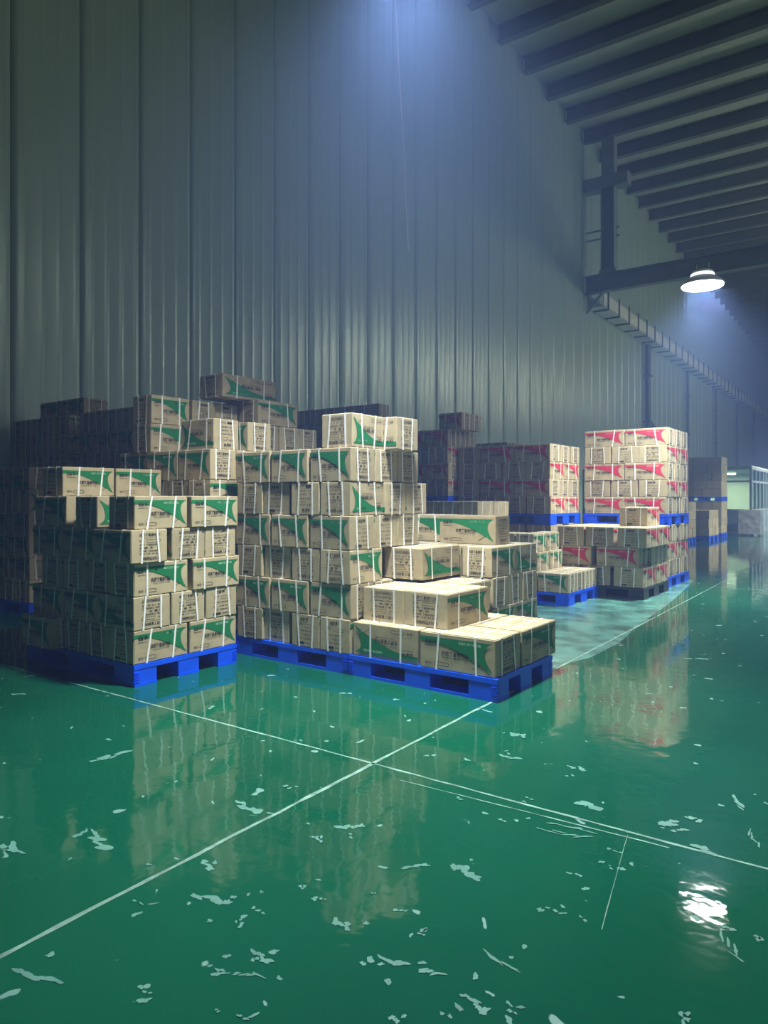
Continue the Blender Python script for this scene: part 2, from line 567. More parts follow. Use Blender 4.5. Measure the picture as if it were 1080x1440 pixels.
def globe(x, y, z, label, power=1.0):
    """fill globe added over the unseen right half, to brighten wall and roof"""
    t = tag(link('fill_globe', None, None, (x, y, z)), label, 'lamp', 'added fill globes over the right half')
    for n, me in fill_globe_parts.items():
        link(n, me, t)
    mb = MB()
    mb.tube((0, 0, 0.36), (0, 0, ZR - 0.02 - z), 0.006, 6)
    mb.build('suspension_cable', M['pipe'], t)
    ld = bpy.data.lights.new('fill_light', 'POINT')
    ld.shadow_soft_size = 0.2
    ld.energy = FILL_GLOBE_POWER * power
    ld.color = (0.88, 0.96, 1.0)
    link('fill_light', ld, t, (0, 0, 0))


fill_globe_parts = {}
mb = MB()
mb.lathe([(0.19 * math.sin(math.pi * (i + 0.3) / 12.6), -0.19 * math.cos(math.pi * (i + 0.3) / 12.6)) for i in range(12)], 20)
fill_globe_parts['bulb'] = mb.mesh('bulb', M['lens'], smooth=True)
mb = MB()
mb.lathe([(0.10, 0.185), (0.10, 0.30), (0.04, 0.36)], 20)
fill_globe_parts['socket'] = mb.mesh('socket', M['housing'])
for k, (x, y) in enumerate(((9.0, 12.0), (13.5, 7.0), (13.5, 16.0), (7.0, 37.0), (7.0, 48.0), (7.0, 62.0))):  # invented light sources outside the view, added to lift wall and roof
    globe(x, y, 11.0, 'added fill globe, %s of those hanging right of the picture' % ('first', 'second', 'third', 'fourth', 'fifth', 'sixth')[k], 0.6 if k < 3 else 3.4)


# ------------------------------------------------------------------ cartons
def text_geo(s, bold=0.0):
    c = bpy.data.curves.new('t', 'FONT')
    c.body = s
    c.size = 1.0
    c.resolution_u = 1
    c.offset = bold
    o = bpy.data.objects.new('t', c)
    col.objects.link(o)
    dg = bpy.context.evaluated_depsgraph_get()
    me = o.evaluated_get(dg).to_mesh()
    v = [tuple(p.co)[:2] for p in me.vertices]
    f = [tuple(p.vertices) for p in me.polygons]
    o.evaluated_get(dg).to_mesh_clear()
    bpy.data.objects.remove(o)
    bpy.data.curves.remove(c)
    if not v:
        return [], [], 1, 1
    x0 = min(p[0] for p in v)
    y0 = min(p[1] for p in v)
    x1 = max(p[0] for p in v)
    y1 = max(p[1] for p in v)
    return [((p[0] - x0) / (x1 - x0), (p[1] - y0) / (y1 - y0)) for p in v], f, x1 - x0, y1 - y0


TXT = {'main': text_geo('优质丁基胶内胎', 0.018), 'logo': text_geo('圣耐通', 0.025), 'en': text_geo('HIGH QUALITY TUBE', 0.015),
       'logo_en': text_geo('SHENGNAITONG', 0.02), 'model': text_geo('型号:', 0.012), 'slogan': text_geo('欢迎使用丁基内胎', 0.01),
       'l1': text_geo('型 号:', 0.01), 'l2': text_geo('规 格: 丁基胶内胎', 0.01), 'l3': text_geo('数 量: 条', 0.01),
       'l4': text_geo('执行标准: 丁基胶内胎系列', 0.01), 'l5': text_geo('毛 重: 千克', 0.01), 'l6': text_geo('优质橡胶制品有限公司', 0.012)}


class Face:
    """flat print laid out in metres on one side of a carton (p across, q up)"""
    def __init__(self, wd, ht):
        self.w, self.h, self.v, self.f, self.m = wd, ht, [], [], []

    def poly(self, pts, mi):
        k = len(self.v)
        self.v += [(p * self.w, q * self.h) for p, q in pts]
        self.f.append(tuple(range(k, k + len(pts))))
        self.m.append(mi)

    def strip(self, top, bot, mi):
        k = len(self.v)
        n = len(top)
        self.v += [(p * self.w, q * self.h) for p, q in top] + [(p * self.w, q * self.h) for p, q in bot]
        for i in range(n - 1):
            self.f.append((k + n + i, k + n + i + 1, k + i + 1, k + i))
            self.m.append(mi)

    def text(self, key, p0, p1, q0, q1, mi):
        v, f, _, _ = TXT[key]
        k = len(self.v)
        self.v += [((p0 + a * (p1 - p0)) * self.w, (q0 + b * (q1 - q0)) * self.h) for a, b in v]
        for x in f:
            self.f.append(tuple(k + i for i in x))
            self.m.append(mi)

    def frame(self, p0, p1, q0, q1, t, mi):
        """rounded outline"""
        outer, inner = [], []
        W_, H_ = (p1 - p0) * self.w, (q1 - q0) * self.h
        r = min(W_, H_) * 0.5
        cx0, cx1, cy = p0 * self.w + r, p1 * self.w - r, (q0 + q1) / 2 * self.h
        for i in range(13):
            a = math.pi / 2 + math.pi * i / 12
            outer.append((cx0 + r * math.cos(a), cy + r * math.sin(a)))
            inner.append((cx0 + (r - t) * math.cos(a), cy + (r - t) * math.sin(a)))
        for i in range(13):
            a = -math.pi / 2 + math.pi * i / 12
            outer.append((cx1 + r * math.cos(a), cy + r * math.sin(a)))
            inner.append((cx1 + (r - t) * math.cos(a), cy + (r - t) * math.sin(a)))
        k = len(self.v)
        n = len(outer)
        self.v += outer + inner
        for i in range(n):
            j = (i + 1) % n
            self.f.append((k + i, k + n + i, k + n + j, k + j))
            self.m.append(mi)

    def mesh(self, name, L, W, side, ink):
        e = 0.0009
        if side == 'long0':
            v = [(p - L / 2, -W / 2 - e, q) for p, q in self.v]
        elif side == 'long1':
            v = [(-(p - L / 2), W / 2 + e, q) for p, q in self.v]
        elif side == 'short0':
            v = [(L / 2 + e, p - W / 2, q) for p, q in self.v]
        else:
            v = [(-L / 2 - e, -(p - W / 2), q) for p, q in self.v]
        me = bpy.data.meshes.new(name)
        me.from_pydata(v, [], self.f)
        for x in (M[ink], M['black'], M['paleink']):
            me.materials.append(x)
        me.polygons.foreach_set('material_index', self.m)
        me.update()
        return me


def long_face(L, H):
    F = Face(L, H)
    ps = [0.0, 0.10, 0.20, 0.30, 0.40, 0.50, 0.60, 0.70, 0.78, 0.85]
    bq = [0.775, 0.77, 0.755, 0.725, 0.675, 0.60, 0.51, 0.41, 0.32, 0.245]
    F.strip([(p, 0.885) for p in ps], list(zip(ps, bq)), 0)
    # horn at the right end
    qs = [0.885, 0.83, 0.77, 0.70, 0.62, 0.54, 0.46, 0.38, 0.30, 0.22, 0.15, 0.105]
    rp = [0.965, 0.915, 0.885, 0.868, 0.861, 0.863, 0.872, 0.886, 0.905, 0.93, 0.953, 0.97]
    lp = [0.85] * 9 + [0.868, 0.925, 0.968]
    k = len(F.v)
    n = len(qs)
    F.v += [(p * L, q * H) for p, q in zip(lp, qs)] + [(p * L, q * H) for p, q in zip(rp, qs)]
    for i in range(n - 1):
        F.f.append((k + i, k + i + 1, k + n + i + 1, k + n + i))
        F.m.append(0)
    F.text('logo', 0.07, 0.235, 0.70, 0.83, 1)
    F.text('logo_en', 0.07, 0.235, 0.625, 0.66, 1)
    F.text('slogan', 0.53, 0.82, 0.76, 0.835, 2)
    F.text('main', 0.30, 0.66, 0.40, 0.535, 1)
    F.text('en', 0.35, 0.64, 0.335, 0.375, 1)
    F.text('model', 0.08, 0.175, 0.12, 0.19, 1)
    F.frame(0.20, 0.40, 0.10, 0.21, 0.0035, 1)
    # faint drawn curl at the lower right
    F.strip([(0.70, 0.15), (0.76, 0.21), (0.82, 0.30)], [(0.70, 0.135), (0.76, 0.195), (0.82, 0.285)], 1)
    return F


def short_face(Wd, H, var):
    F = Face(Wd, H)
    if var == 0:
        F.text('main', 0.22, 0.78, 0.80, 0.90, 1)
        F.text('en', 0.30, 0.72, 0.74, 0.775, 1)
        F.text('l1', 0.22, 0.36, 0.63, 0.70, 1)
        F.frame(0.42, 0.80, 0.62, 0.71, 0.003, 1)
        F.text('l2', 0.22, 0.72, 0.52, 0.585, 1)
        F.text('l3', 0.22, 0.60, 0.43, 0.49, 1)
        F.text('l4', 0.22, 0.78, 0.335, 0.395, 1)
        F.text('l5', 0.22, 0.52, 0.25, 0.305, 1)
        F.text('l2', 0.56, 0.78, 0.25, 0.305, 1)
        F.text('l6', 0.26, 0.78, 0.08, 0.19, 1)
    else:
        F.text('logo', 0.32, 0.60, 0.80, 0.90, 1)
        F.text('l3', 0.26, 0.42, 0.66, 0.72, 1)
        F.frame(0.46, 0.80, 0.60, 0.70, 0.003, 1)
        F.text('l4', 0.26, 0.76, 0.47, 0.52, 1)
        F.text('l1', 0.24, 0.34, 0.34, 0.40, 1)
        F.text('l5', 0.44, 0.70, 0.34, 0.40, 1)
        F.text('l2', 0.26, 0.70, 0.23, 0.28, 1)
        F.poly([(0.24, 0.08), (0.46, 0.08), (0.48, 0.11), (0.46, 0.15), (0.24, 0.15), (0.22, 0.11)], 1)
        F.text('logo_en', 0.52, 0.78, 0.09, 0.14, 1)
    return F


def strap_mesh(L, W, H, at, along, slant, name):
    """flat band round the carton; along='x': runs round the width at x=at; 'y': round the length at y=at"""
    hw, t0, t = 0.0085, 0.0005, 0.0022
    half = (W if along == 'x' else L) / 2
    ring_o = [(-half - t, -t), (half + t, -t), (half + t, H + t + 0.002), (-half - t, H + t + 0.002)]
    ring_i = [(-half - t0, -t0), (half + t0, -t0), (half + t0, H + t0 + 0.002), (-half - t0, H + t0 + 0.002)]
    off = [slant[0], slant[1], slant[2], slant[3]]
    mb = MB()
    vs_ = []
    for ring, _ in ((ring_o, 0), (ring_i, 1)):
        for sgn in (-1, 1):
            for i, (s, z) in enumerate(ring):
                c = at + off[i] + sgn * hw
                vs_.append((c, s, z) if along == 'x' else (s, c, z))
    mb.v = vs_
    for i in range(4):
        j = (i + 1) % 4
        mb.f += [(i, j, 4 + j, 4 + i), (8 + i, 12 + i, 12 + j, 8 + j), (i, 8 + i, 8 + j, j), (4 + i, 4 + j, 12 + j, 12 + i)]
        mb.m += [0, 0, 0, 0]
    me = mb.mesh(name, M['strap'])
    bm = bmesh.new()
    bm.from_mesh(me)
    bmesh.ops.recalc_face_normals(bm, faces=bm.faces)
    bm.to_mesh(me)
    bm.free()
    return me


KINDS = {}
NV = 5


def kind(L, W, H, ink):
    key = (L, W, H, ink)
    if key in KINDS:
        return KINDS[key]
    g = random.Random(hash((round(L * 1000), round(W * 1000), round(H * 1000))))
    bodies = []
    for _ in range(3):
        mb = MB()
        mb.box(-L / 2, L / 2, -W / 2, W / 2, 0, H)
        me = mb.mesh('carton', M['card'], bevel=0.006)
        # closing flaps: two thin leaves with a seam between them
        mb2 = MB()
        for s in (0, 1):
            e0, e1 = (-W / 2 + 0.006, -0.0025) if s == 0 else (0.0025, W / 2 - 0.006)
            mb2.box(-L / 2 + 0.006, L / 2 - 0.006, e0, e1, H - 0.001, H + 0.0018)
        bm = bmesh.new()
        bm.from_mesh(me)
        # slight bulge and crushed corners
        for v in bm.verts:
            v.co.x *= 1 - g.uniform(0.0, 0.014)
            v.co.y *= 1 - g.uniform(0.0, 0.018)
        me2 = mb2.mesh('flaps', M['card'])
        bm.from_mesh(me2)
        bm.to_mesh(me)
        bm.free()
        bpy.data.meshes.remove(me2)
        bodies.append(me)
    lf = long_face(L, H)
    kd = {'L': L, 'W': W, 'H': H, 'ink': ink, 'bodies': bodies,
          'long': [lf.mesh('long_side_print', L, W, 'long0', ink), lf.mesh('long_side_print', L, W, 'long1', ink)],
          'short': [[short_face(W, H, v).mesh('short_side_print', L, W, s, ink) for s in ('short0', 'short1')] for v in (0, 1)]}
    sx, sy = [[], []], [[], []]
    for i in range(NV):
        for si, s in enumerate((-1, 1)):
            sl = [g.uniform(-0.028, 0.028) for _ in range(4)]
            sx[si].append(strap_mesh(L, W, H, s * L * 0.235, 'x', sl, 'strap'))
            sl = [g.uniform(-0.02, 0.02) for _ in range(4)]
            sy[si].append(strap_mesh(L, W, H, s * W * 0.235, 'y', sl, 'strap'))
    kd['sx'], kd['sy'] = sx, sy
    KINDS[key] = kd
    return kd


DEL = R(1.4)
ORG = (-2.302, 4.704)
brnd = random.Random(21)
# cartons in view are objects of their own; those wholly hidden inside or behind the stacks join one pile
HIDDEN = (
    (23, 23), (25, 26), (33, 33), (42, 43), (72, 74), (77, 77), (80, 80), (86, 88), (92, 95), (97, 100),
    (104, 110), (112, 115), (120, 120), (124, 124), (126, 126), (133, 133), (138, 138), (142, 143), (147, 148), (153, 153),
    (159, 183), (188, 188), (192, 193), (198, 228), (234, 234), (240, 240), (246, 246), (249, 268), (270, 272), (274, 274),
    (279, 280), (285, 285), (287, 287), (289, 289), (292, 293), (297, 309), (317, 318), (335, 335), (339, 340), (366, 374),
    (377, 378), (400, 419), (423, 424), (429, 429), (434, 434), (442, 467), (477, 497), (499, 501), (503, 504), (507, 507),
    (510, 546), (549, 551), (553, 554), (556, 556), (558, 560), (563, 565), (570, 570), (580, 580), (598, 600), (603, 604),
    (608, 610), (613, 613), (615, 615), (617, 617), (620, 621), (626, 627), (632, 633), (635, 637), (639, 641),
)
CARTONS = []
PILE = MB()


def P(a, b):
    """floor point: a = depth along the wall, b = distance towards the wall, from the corner of the foreground pallet"""
    return (ORG[0] + math.sin(DEL) * a - math.cos(DEL) * b, ORG[1] + math.cos(DEL) * a + math.sin(DEL) * b)


def carton(kd, a, b, z, orient, flip, label, group, detail=2, yaw=None, jit=0.006, straps=True):
    """a, b = smallest depth / distance corner; orient A = long side in depth, B = long side across"""
    L, W, H = kd['L'], kd['W'], kd['H']
    da, db = (L, W) if orient == 'A' else (W, L)
    x, y_ = P(a + da / 2 + brnd.uniform(-jit, jit), b + db / 2 + brnd.uniform(-jit, jit))
    ang = -DEL + (math.pi / 2 if orient == 'A' else 0)
    if brnd.random() < 0.0:
        ang += math.pi
    ang += R(brnd.uniform(-1.1, 1.1)) if yaw is None else R(yaw)
    idx = len(CARTONS)
    body = brnd.choice(kd['bodies'])
    if any(h0 <= idx <= h1 for h0, h1 in HIDDEN):
        CARTONS.append(None)
        k = len(PILE.v)
        PILE.box(-L / 2 + 0.004, L / 2 - 0.004, -W / 2 + 0.004, W / 2 - 0.004, 0, H)
        mw = Matrix.Translation((x, y_, z)) @ Matrix.Rotation(ang, 4, 'Z')
        PILE.v[k:] = [tuple(mw @ Vector(p)) for p in PILE.v[k:]]
        return None
    o = bpy.data.objects.new('carton', body)
    col.objects.link(o)
    CARTONS.append(o)
    o.rotation_euler = (0, math.pi if flip else 0, ang)
    o.location = (x, y_, z + (H if flip else 0))
    tag(o, label, 'carton', group)
    if detail >= 1 and straps:
        for grp in (kd['sx'], kd['sy']):
            for s in (0, 1):
                c = bpy.data.objects.new('strap', brnd.choice(grp[s]))
                col.objects.link(c)
                c.parent = o
    if detail >= 2:
        sv = brnd.choice((0, 0, 1))
        for me in kd['long'] + kd['short'][sv]:
            c = bpy.data.objects.new(me.name.split('.')[0], me)
            col.objects.link(c)
            c.parent = o
    return o


ORD = ['zeroth', 'first', 'second', 'third', 'fourth', 'fifth', 'sixth', 'seventh', 'eighth', 'ninth', 'tenth']


class Stack:
    def __init__(self, a, b, L, W, H, ink, phrase, z0=0.17, detail=2, gap=0.008, tint=None):
        self.a, self.b, self.z0, self.phrase, self.detail, self.g = a, b, z0, phrase, detail, gap
        self.kd = kind(L, W, H, ink)
        self.n = 0
        self.word = tint or ('green-printed' if ink == 'green' else 'red-printed')
        self.group = 'cartons ' + phrase

    def z(self, layer):
        return self.z0 + 0.003 + (layer - 1) * (self.kd['H'] + 0.0045)

    def put(self, layer, a, b, orient, flip=False, pos='', detail=None, yaw=None, straps=True, kd=None, z=None, layer_word=None):
        lw = layer_word or ('%s layer' % ORD[layer])
        lab = '%s carton, %s, %s, %s' % (self.word, lw, pos, self.phrase)
        return carton(kd or self.kd, self.a + a, self.b + b, self.z(layer) if z is None else z, orient, flip, lab, self.group,
                      self.detail if detail is None else detail, yaw, straps=straps)

    def layer(self, n, orient, na, nb, full=False, skip=(), flips=(), offs=None, detail=None, frontonly=False):
        L, W, g = self.kd['L'], self.kd['W'], self.g
        da, db = (L, W) if orient == 'A' else (W, L)
        for j in range(na):
            for i in range(nb):
                if (i, j) in skip:
                    continue
                if not full and i > 0 and j > 0:
                    continue
                if frontonly and j > 0:
                    continue
                if i == 0 and j == 0:
                    pos = 'at the near corner'
                elif j == 0:
                    pos = '%s along left face' % ORD[i + 1]
                elif i == 0:
                    pos = '%s along right face' % ORD[j + 1]
                else:
                    pos = '%s row back, %s across' % (ORD[j + 1], ORD[i + 1])
                oa, ob = (offs or {}).get((i, j), (0, 0))
                self.put(n, j * (da + g) + oa, i * (db + g) + ob, orient, (i, j) in flips, pos, detail)


# ------------------------------------------------------------------ pallets
def pallet_parts(la, lb, m):
    """la = size in depth (local y), lb = size across (local x); height 0.17"""
    out = []
    h = 0.17
    mb = MB()
    # deck: rim and slats
    mb.box(0, lb, 0, 0.07, h - 0.035, h)
    mb.box(0, lb, la - 0.07, la, h - 0.035, h)
    mb.box(0, 0.07, 0.07, la - 0.07, h - 0.035, h)
    mb.box(lb - 0.07, lb, 0.07, la - 0.07, h - 0.035, h)
    n = 9
    st = (la - 0.14) / n
    for i in range(n):
        mb.box(0.07, lb - 0.07, 0.07 + i * st + 0.012, 0.07 + (i + 1) * st - 0.012, h - 0.03, h - 0.002)
    for i in range(1, 6):
        x = lb * i / 6
        mb.box(x - 0.02, x + 0.02, 0.07, la - 0.07, h - 0.05, h - 0.03)
    out.append(('deck', mb.mesh('deck', m)))
    bw, bd = lb * 0.17, la * 0.2
    xs = [(0.004, bw), (lb / 2 - bw / 2, lb / 2 + bw / 2), (lb - bw, lb - 0.004)]
    ys = [(0.004, bd), (la / 2 - bd / 2, la / 2 + bd / 2), (la - bd, la - 0.004)]
    for x0, x1 in xs:
        for y0, y1 in ys:
            mb = MB()
            mb.box(x0, x1, y0, y1, 0.022, h - 0.036)
            # ribs on the outer faces
            cx = lb if x1 > lb * 0.9 else (0 if x0 < lb * 0.1 else None)
            cy = 0 if y0 < la * 0.1 else (la if y1 > la * 0.9 else None)
            if cx is not None and cy is not None:
                for k in range(5):
                    z0 = 0.036 + k * 0.018
                    xx = (cx - 0.05, cx + 0.002) if cx > 0 else (-0.002, 0.05)
                    yy = (cy - 0.05, cy + 0.002) if cy > 0 else (-0.002, 0.05)
                    mb.box(*xx, *yy, z0, z0 + 0.006)
            out.append(('block', mb.mesh('block', m)))
    for y0, y1 in ys:
        mb = MB()
        mb.box(0.0, lb, y0, y1, 0.0, 0.022)
        out.append(('runner', mb.mesh('runner', m)))
    return out


PAL = {}


def pallet(a, b, la, lb, z, label, m='blue', group='blue plastic pallets'):
    key = (la, lb, m)
    if key not in PAL:
        PAL[key] = pallet_parts(la, lb, M[m])
    x, y_ = P(a, b + lb)
    t = tag(link('pallet', None, None, (x, y_, z), -DEL), label, 'pallet', group)
    for n, me in PAL[key]:
        link(n, me, t)
    return t


# ---- front left pallet
s = Stack(-1.31, 2.50, 0.52, 0.345, 0.263, 'green', 'on front left pallet')
pallet(-1.32, 2.49, 1.06, 1.66, 0, 'blue plastic pallet under the front left carton stack')
s.layer(1, 'A', 2, 3)
s.put(1, -0.10, 1.065, 'B', False, 'far left, sticking out')
s.layer(2, 'B', 3, 3, flips=((0, 0),))
s.layer(3, 'A', 2, 4, offs={(1, 0): (0.02, 0.0), (0, 1): (0.03, -0.02)})
s.layer(4, 'B', 3, 3, flips=((0, 1), (0, 2)), offs={(0, 0): (-0.05, -0.03)})
s.put(5, 0.0, 0.0, 'A', False, 'at the near corner')
s.put(5, 0.545, -0.02, 'A', False, 'second along right face')
s.put(5, -0.01, 0.50, 'A', True, 'second along left face')
s.put(5, 0.545, 0.37, 'A', False, 'back row, second from right')
s.put(5, 0.0, 1.0, 'B', False, 'far left, long side out')
s.put(5, 0.36, 1.0, 'B', False, 'behind the far left one')
s.put(5, 0.70, 0.95, 'B', False, 'back row, farthest left')
s.put(6, 0.08, 1.20, 'A', False, 'nearer of two on top')
s.put(6, 0.61, 1.20, 'A', False, 'farther of two on top')

# ---- foreground stepped pallet (large cartons)
s = Stack(0, 0, 0.66, 0.425, 0.278, 'green', 'on stepped foreground pallet')
pallet(0, 0, 1.0, 1.40, 0, 'blue plastic pallet under the stepped foreground cartons')
s.put(1, 0.01, 0.02, 'B', False, 'at the near corner')
s.put(1, 0.01, 0.705, 'B', True, 'upside down, left of corner')
s.put(1, 0.445, 0.01, 'A', False, 'second along right face')
s.put(1, 0.445, 0.45, 'A', False, 'back row, second from right')
s.put(1, 0.445, 0.90, 'A', False, 'back row, third from right')
s.put(2, 0.13, 0.49, 'A', False, 'right one of two in front')
s.put(2, 0.13, 0.925, 'A', True, 'upside down, left one in front')
s.put(2, 0.80, 0.70, 'B', False, 'behind the front two')
s.put(3, 0.60, 1.04, 'A', True, 'alone on top', z=0.764)

# ---- tall centre pallet
s = Stack(0.0, 1.375, 0.462, 0.338, 0.288, 'green', 'on tall foreground pallet')
pallet(0, 1.41, 1.0, 1.40, 0, 'blue plastic pallet under the tall foreground carton stack')
for n in (1, 3, 5):
    s.layer(n, 'A', 1, 4, flips={1: ((2, 0),), 3: ((1, 0),), 5: ((0, 0), (1, 0))}[n], offs={(3, 0): (0, 0.02), (2, 0): (0.02, 0.03)})
    if n == 3:
        continue
    s.put(n, 0.475, -0.01, 'B', n == 5, 'second along right face')
    s.put(n, 0.825, -0.01, 'B', n == 5, 'third along right face')
for n in (2, 4, 6):
    s.layer(n, 'B', 3, 3, offs={(1, 0): (0.0, 0.01), (2, 0): (0.0, 0.02)})
s.put(7, 0.02, 0.0, 'A', True, 'nearer of two on top', yaw=1.5)
s.put(7, 0.50, -0.13, 'B', True, 'farther of two on top')

# ---- pallet behind the stepped one
s = Stack(1.29, 0.72, 0.485, 0.322, 0.280, 'green', 'on pallet behind stepped one')
pallet(1.28, 0.71, 1.0, 1.34, 0, 'blue plastic pallet behind the stepped foreground pallet')
s.layer(1, 'A', 2, 4)
s.layer(2, 'B', 3, 2)
s.put(2, 0, 1.0, 'A', False, 'third along left face')
s.layer(3, 'A', 2, 4, full=True, flips=((0, 1),))
big = kind(0.65, 0.31, 0.285, 'green')
s.put(4, 0.34, 0.14, 'B', False, 'unstrapped long one in front', straps=False, kd=big)
s.put(4, 0.50, 0.82, 'B', False, 'left one, partly hidden')

# ---- stack behind the front left pallet
s = Stack(-0.15, 2.98, 0.495, 0.325, 0.295, 'green', 'on pallet behind front left')
pallet(-0.16, 2.97, 1.0, 1.52, 0, 'blue plastic pallet behind the front left carton stack')
for n in (1, 3, 5):
    s.layer(n, 'A', 2, 4, flips=((1, 0),))
for n in (2, 4, 6):
    s.layer(n, 'B', 3, 3)
s.put(7, 0.0, 0.93, 'A', False, 'left one, long side lit')
s.put(7, 0.05, 0.02, 'B', True, 'upside down, near right end')
s.put(7, 0.50, 0.02, 'B', False, 'farther right end')
s.put(7, 0.505, 0.535, 'B', False, 'in the middle')
s.put(8, 0.0, 0.93, 'A', False, 'left one, long side lit')
s.put(7, 0.52, 1.04, 'B', False, 'back left one')
s.put(8, 0.52, 0.93, 'B', True, 'middle one, short side lit')
s.put(8, 0.86, 0.93, 'B', False, 'farther one, short side lit')

# ---- left edge stack
s = Stack(-0.15, 6.42, 0.50, 0.33, 0.280, 'green', 'on left edge pallet')
pallet(-0.16, 6.40, 1.0, 1.5, 0, 'blue plastic pallet at the left edge of the picture')
s.layer(1, 'A', 2, 4)
for n in (2, 3, 4):
    s.layer(n, 'B', 3, 3)
s.layer(5, 'A', 2, 4, flips=((0, 0),))
s.layer(6, 'B', 3, 3, flips=((0, 0), (1, 0)))

# ---- dark double stacks along the wall, left
def double(a, b, L, W, H, ink, where, lo, up, lo_pat, up_pat, la, lb, na, nb, det_lo=0, det_up=2, word=None, frontonly=False, m='blue'):
    """lower pallet with lo layers and an upper pallet with up layers"""
    s1 = Stack(a, b, L, W, H, ink, 'lower ' + where, 0.17, det_lo, tint=word)
    pallet(a - 0.01, b - 0.01, la, lb, 0, 'blue lower pallet of the ' + where, m)
    for n in range(1, lo + 1):
        o = lo_pat[(n - 1) % len(lo_pat)]
        s1.layer(n, o, na[o], nb[o], frontonly=frontonly)
    zt = s1.z(lo + 1) + 0.002
    pallet(a - 0.01, b - 0.01, la, lb, zt, 'blue upper pallet of the ' + where, m)
    s2 = Stack(a, b, L, W, H, ink, 'upper ' + where, zt + 0.17, det_up, tint=word)
    for n in range(1, up + 1):
        o = up_pat[(n - 1) % len(up_pat)]
        s2.layer(n, o, na[o], nb[o], frontonly=frontonly)
    return s2


AB = dict(A=2, B=3)
NB = dict(A=4, B=3)
s = double(1.15, 6.15, 0.50, 0.33, 0.295, 'green', 'dark stack by left wall', 4, 4, 'AB', 'BA', 1.02, 1.52, AB, NB)
s = double(1.15, 7.80, 0.50, 0.33, 0.295, 'green', 'leftmost dark stack at wall', 4, 4, 'AA', 'AA', 1.02, 1.70, AB, dict(A=5))
bigd = kind(0.64, 0.40, 0.29, 'green')
s.put(5, 0.25, 0.0, 'B', False, 'right one on top', kd=bigd)
s.put(5, 0.25, 0.66, 'B', False, 'left one on top', kd=bigd)
# tall stack with the long dim carton on top
s = double(1.06, 3.60, 0.66, 0.33, 0.280, 'green', 'tall dim stack behind', 4, 4, 'AB', 'BA', 1.02, 1.42, dict(A=1, B=3), dict(A=4, B=2))
lng = kind(0.82, 0.40, 0.255, 'green')
s.put(5, -0.42, 0.12, 'A', True, 'long one lying on top', kd=lng)

# ---- low pallet with small green cartons
s = Stack(4.71, 1.36, 0.45, 0.28, 0.262, 'green', 'on low pallet, centre right')
pallet(4.70, 1.35, 1.18, 1.12, 0, 'blue plastic pallet under the low small carton stack')
s.layer(1, 'B', 4, 2, full=True)
s.put(2, 0.08, 0.50, 'A', False, 'nearer lit one')
s.put(2, 0.545, 0.50, 'A', False, 'farther lit one')
s.put(2, 0.08, 0.79, 'A', False, 'shaded one behind on left')
s.put(2, 0.545, 0.79, 'A', False, 'hidden farther left one')
s.put(3, 0.06, 0.54, 'A', False, 'nearer lit one on top')
s.put(3, 0.53, 0.54, 'A', False, 'farther lit one on top')
s.put(3, 0.06, 0.83, 'A', False, 'shaded left one on top')

# ---- stack with a white side showing just above the stepped stack
s = Stack(4.50, 2.66, 0.50, 0.33, 0.311, 'green', 'on mid pallet behind centre', detail=1)
pallet(4.49, 2.65, 1.02, 1.37, 0, 'blue plastic pallet hidden behind the centre cartons')
s.layer(1, 'A', 2, 4)
s.layer(2, 'B', 3, 2)
s.layer(3, 'A', 2, 4)
s.layer(4, 'A', 2, 4, full=True)

# ---- red cartons on a dark pallet
s = Stack(5.90, 0.70, 0.64, 0.43, 0.288, 'red', 'on dark pallet at right')
pallet(5.89, 0.69, 1.32, 1.34, 0, 'dark plastic pallet under shaded red-printed cartons', 'darkpallet', 'dark plastic pallets')
s.layer(1, 'A', 2, 3, offs={(1, 0): (0.0, 0.05), (2, 0): (0.0, 0.06)})
s.layer(2, 'B', 3, 2, offs={(0, 0): (0, 0.05), (1, 0): (0.0, 0.12)})
s.layer(3, 'A', 2, 3, full=True, offs={(0, 0): (0, -0.05), (0, 1): (0, -0.05)})
s.put(4, 0.62, 0.12, 'A', False, 'alone on top')

# ---- tall lit red double stack
s = double(7.53, 0.80, 0.695, 0.46, 0.284, 'red', 'tall lit red stack', 3, 5, 'BAB', 'BABAB', 1.42, 1.42, dict(A=2, B=3), dict(A=3, B=2), det_lo=2)

# ---- red double stack with dark left face
s = double(6.30, 2.31, 0.64, 0.428, 0.286, 'red', 'dark-faced red stack', 3, 4, 'ABA', 'ABAB', 1.32, 1.74, dict(A=2, B=3), dict(A=4, B=2), det_lo=1)
for n, det in ((2, 2), (4, 2)):
    s.put(n, 0.0, 1.305, 'A', False, 'left end of left face')

# ---- dark stacks far behind the tall pallets
s = double(6.0, 4.07, 0.48, 0.33, 0.288, 'red', 'dark stack at wall, centre', 4, 4, 'AB', 'ABAB', 1.02, 1.42, dict(A=2, B=3), dict(A=4, B=3))
s.put(5, 0.10, -0.23, 'B', False, 'near one on top')
s.put(5, 0.44, -0.23, 'B', False, 'far one on top')
s = double(6.1, 5.65, 0.48, 0.33, 0.288, 'green', 'dark stack behind tall pallet', 4, 6, 'AB', 'ABAB', 1.02, 1.42, dict(A=2, B=3), dict(A=4, B=3), det_up=1, frontonly=True)
s = double(6.1, 7.15, 0.48, 0.33, 0.288, 'green', 'dark stack behind dim stack', 4, 6, 'AB', 'BAAB', 1.02, 1.42, dict(A=2, B=3), dict(A=4, B=3), det_up=1, frontonly=True)
s2 = double(9.3, 4.6, 0.48, 0.33, 0.288, 'green', 'dark stack peeking over red', 4, 4, 'AB', 'ABAB', 1.02, 1.42, dict(A=2, B=3), dict(A=4, B=3), det_up=1, frontonly=False)

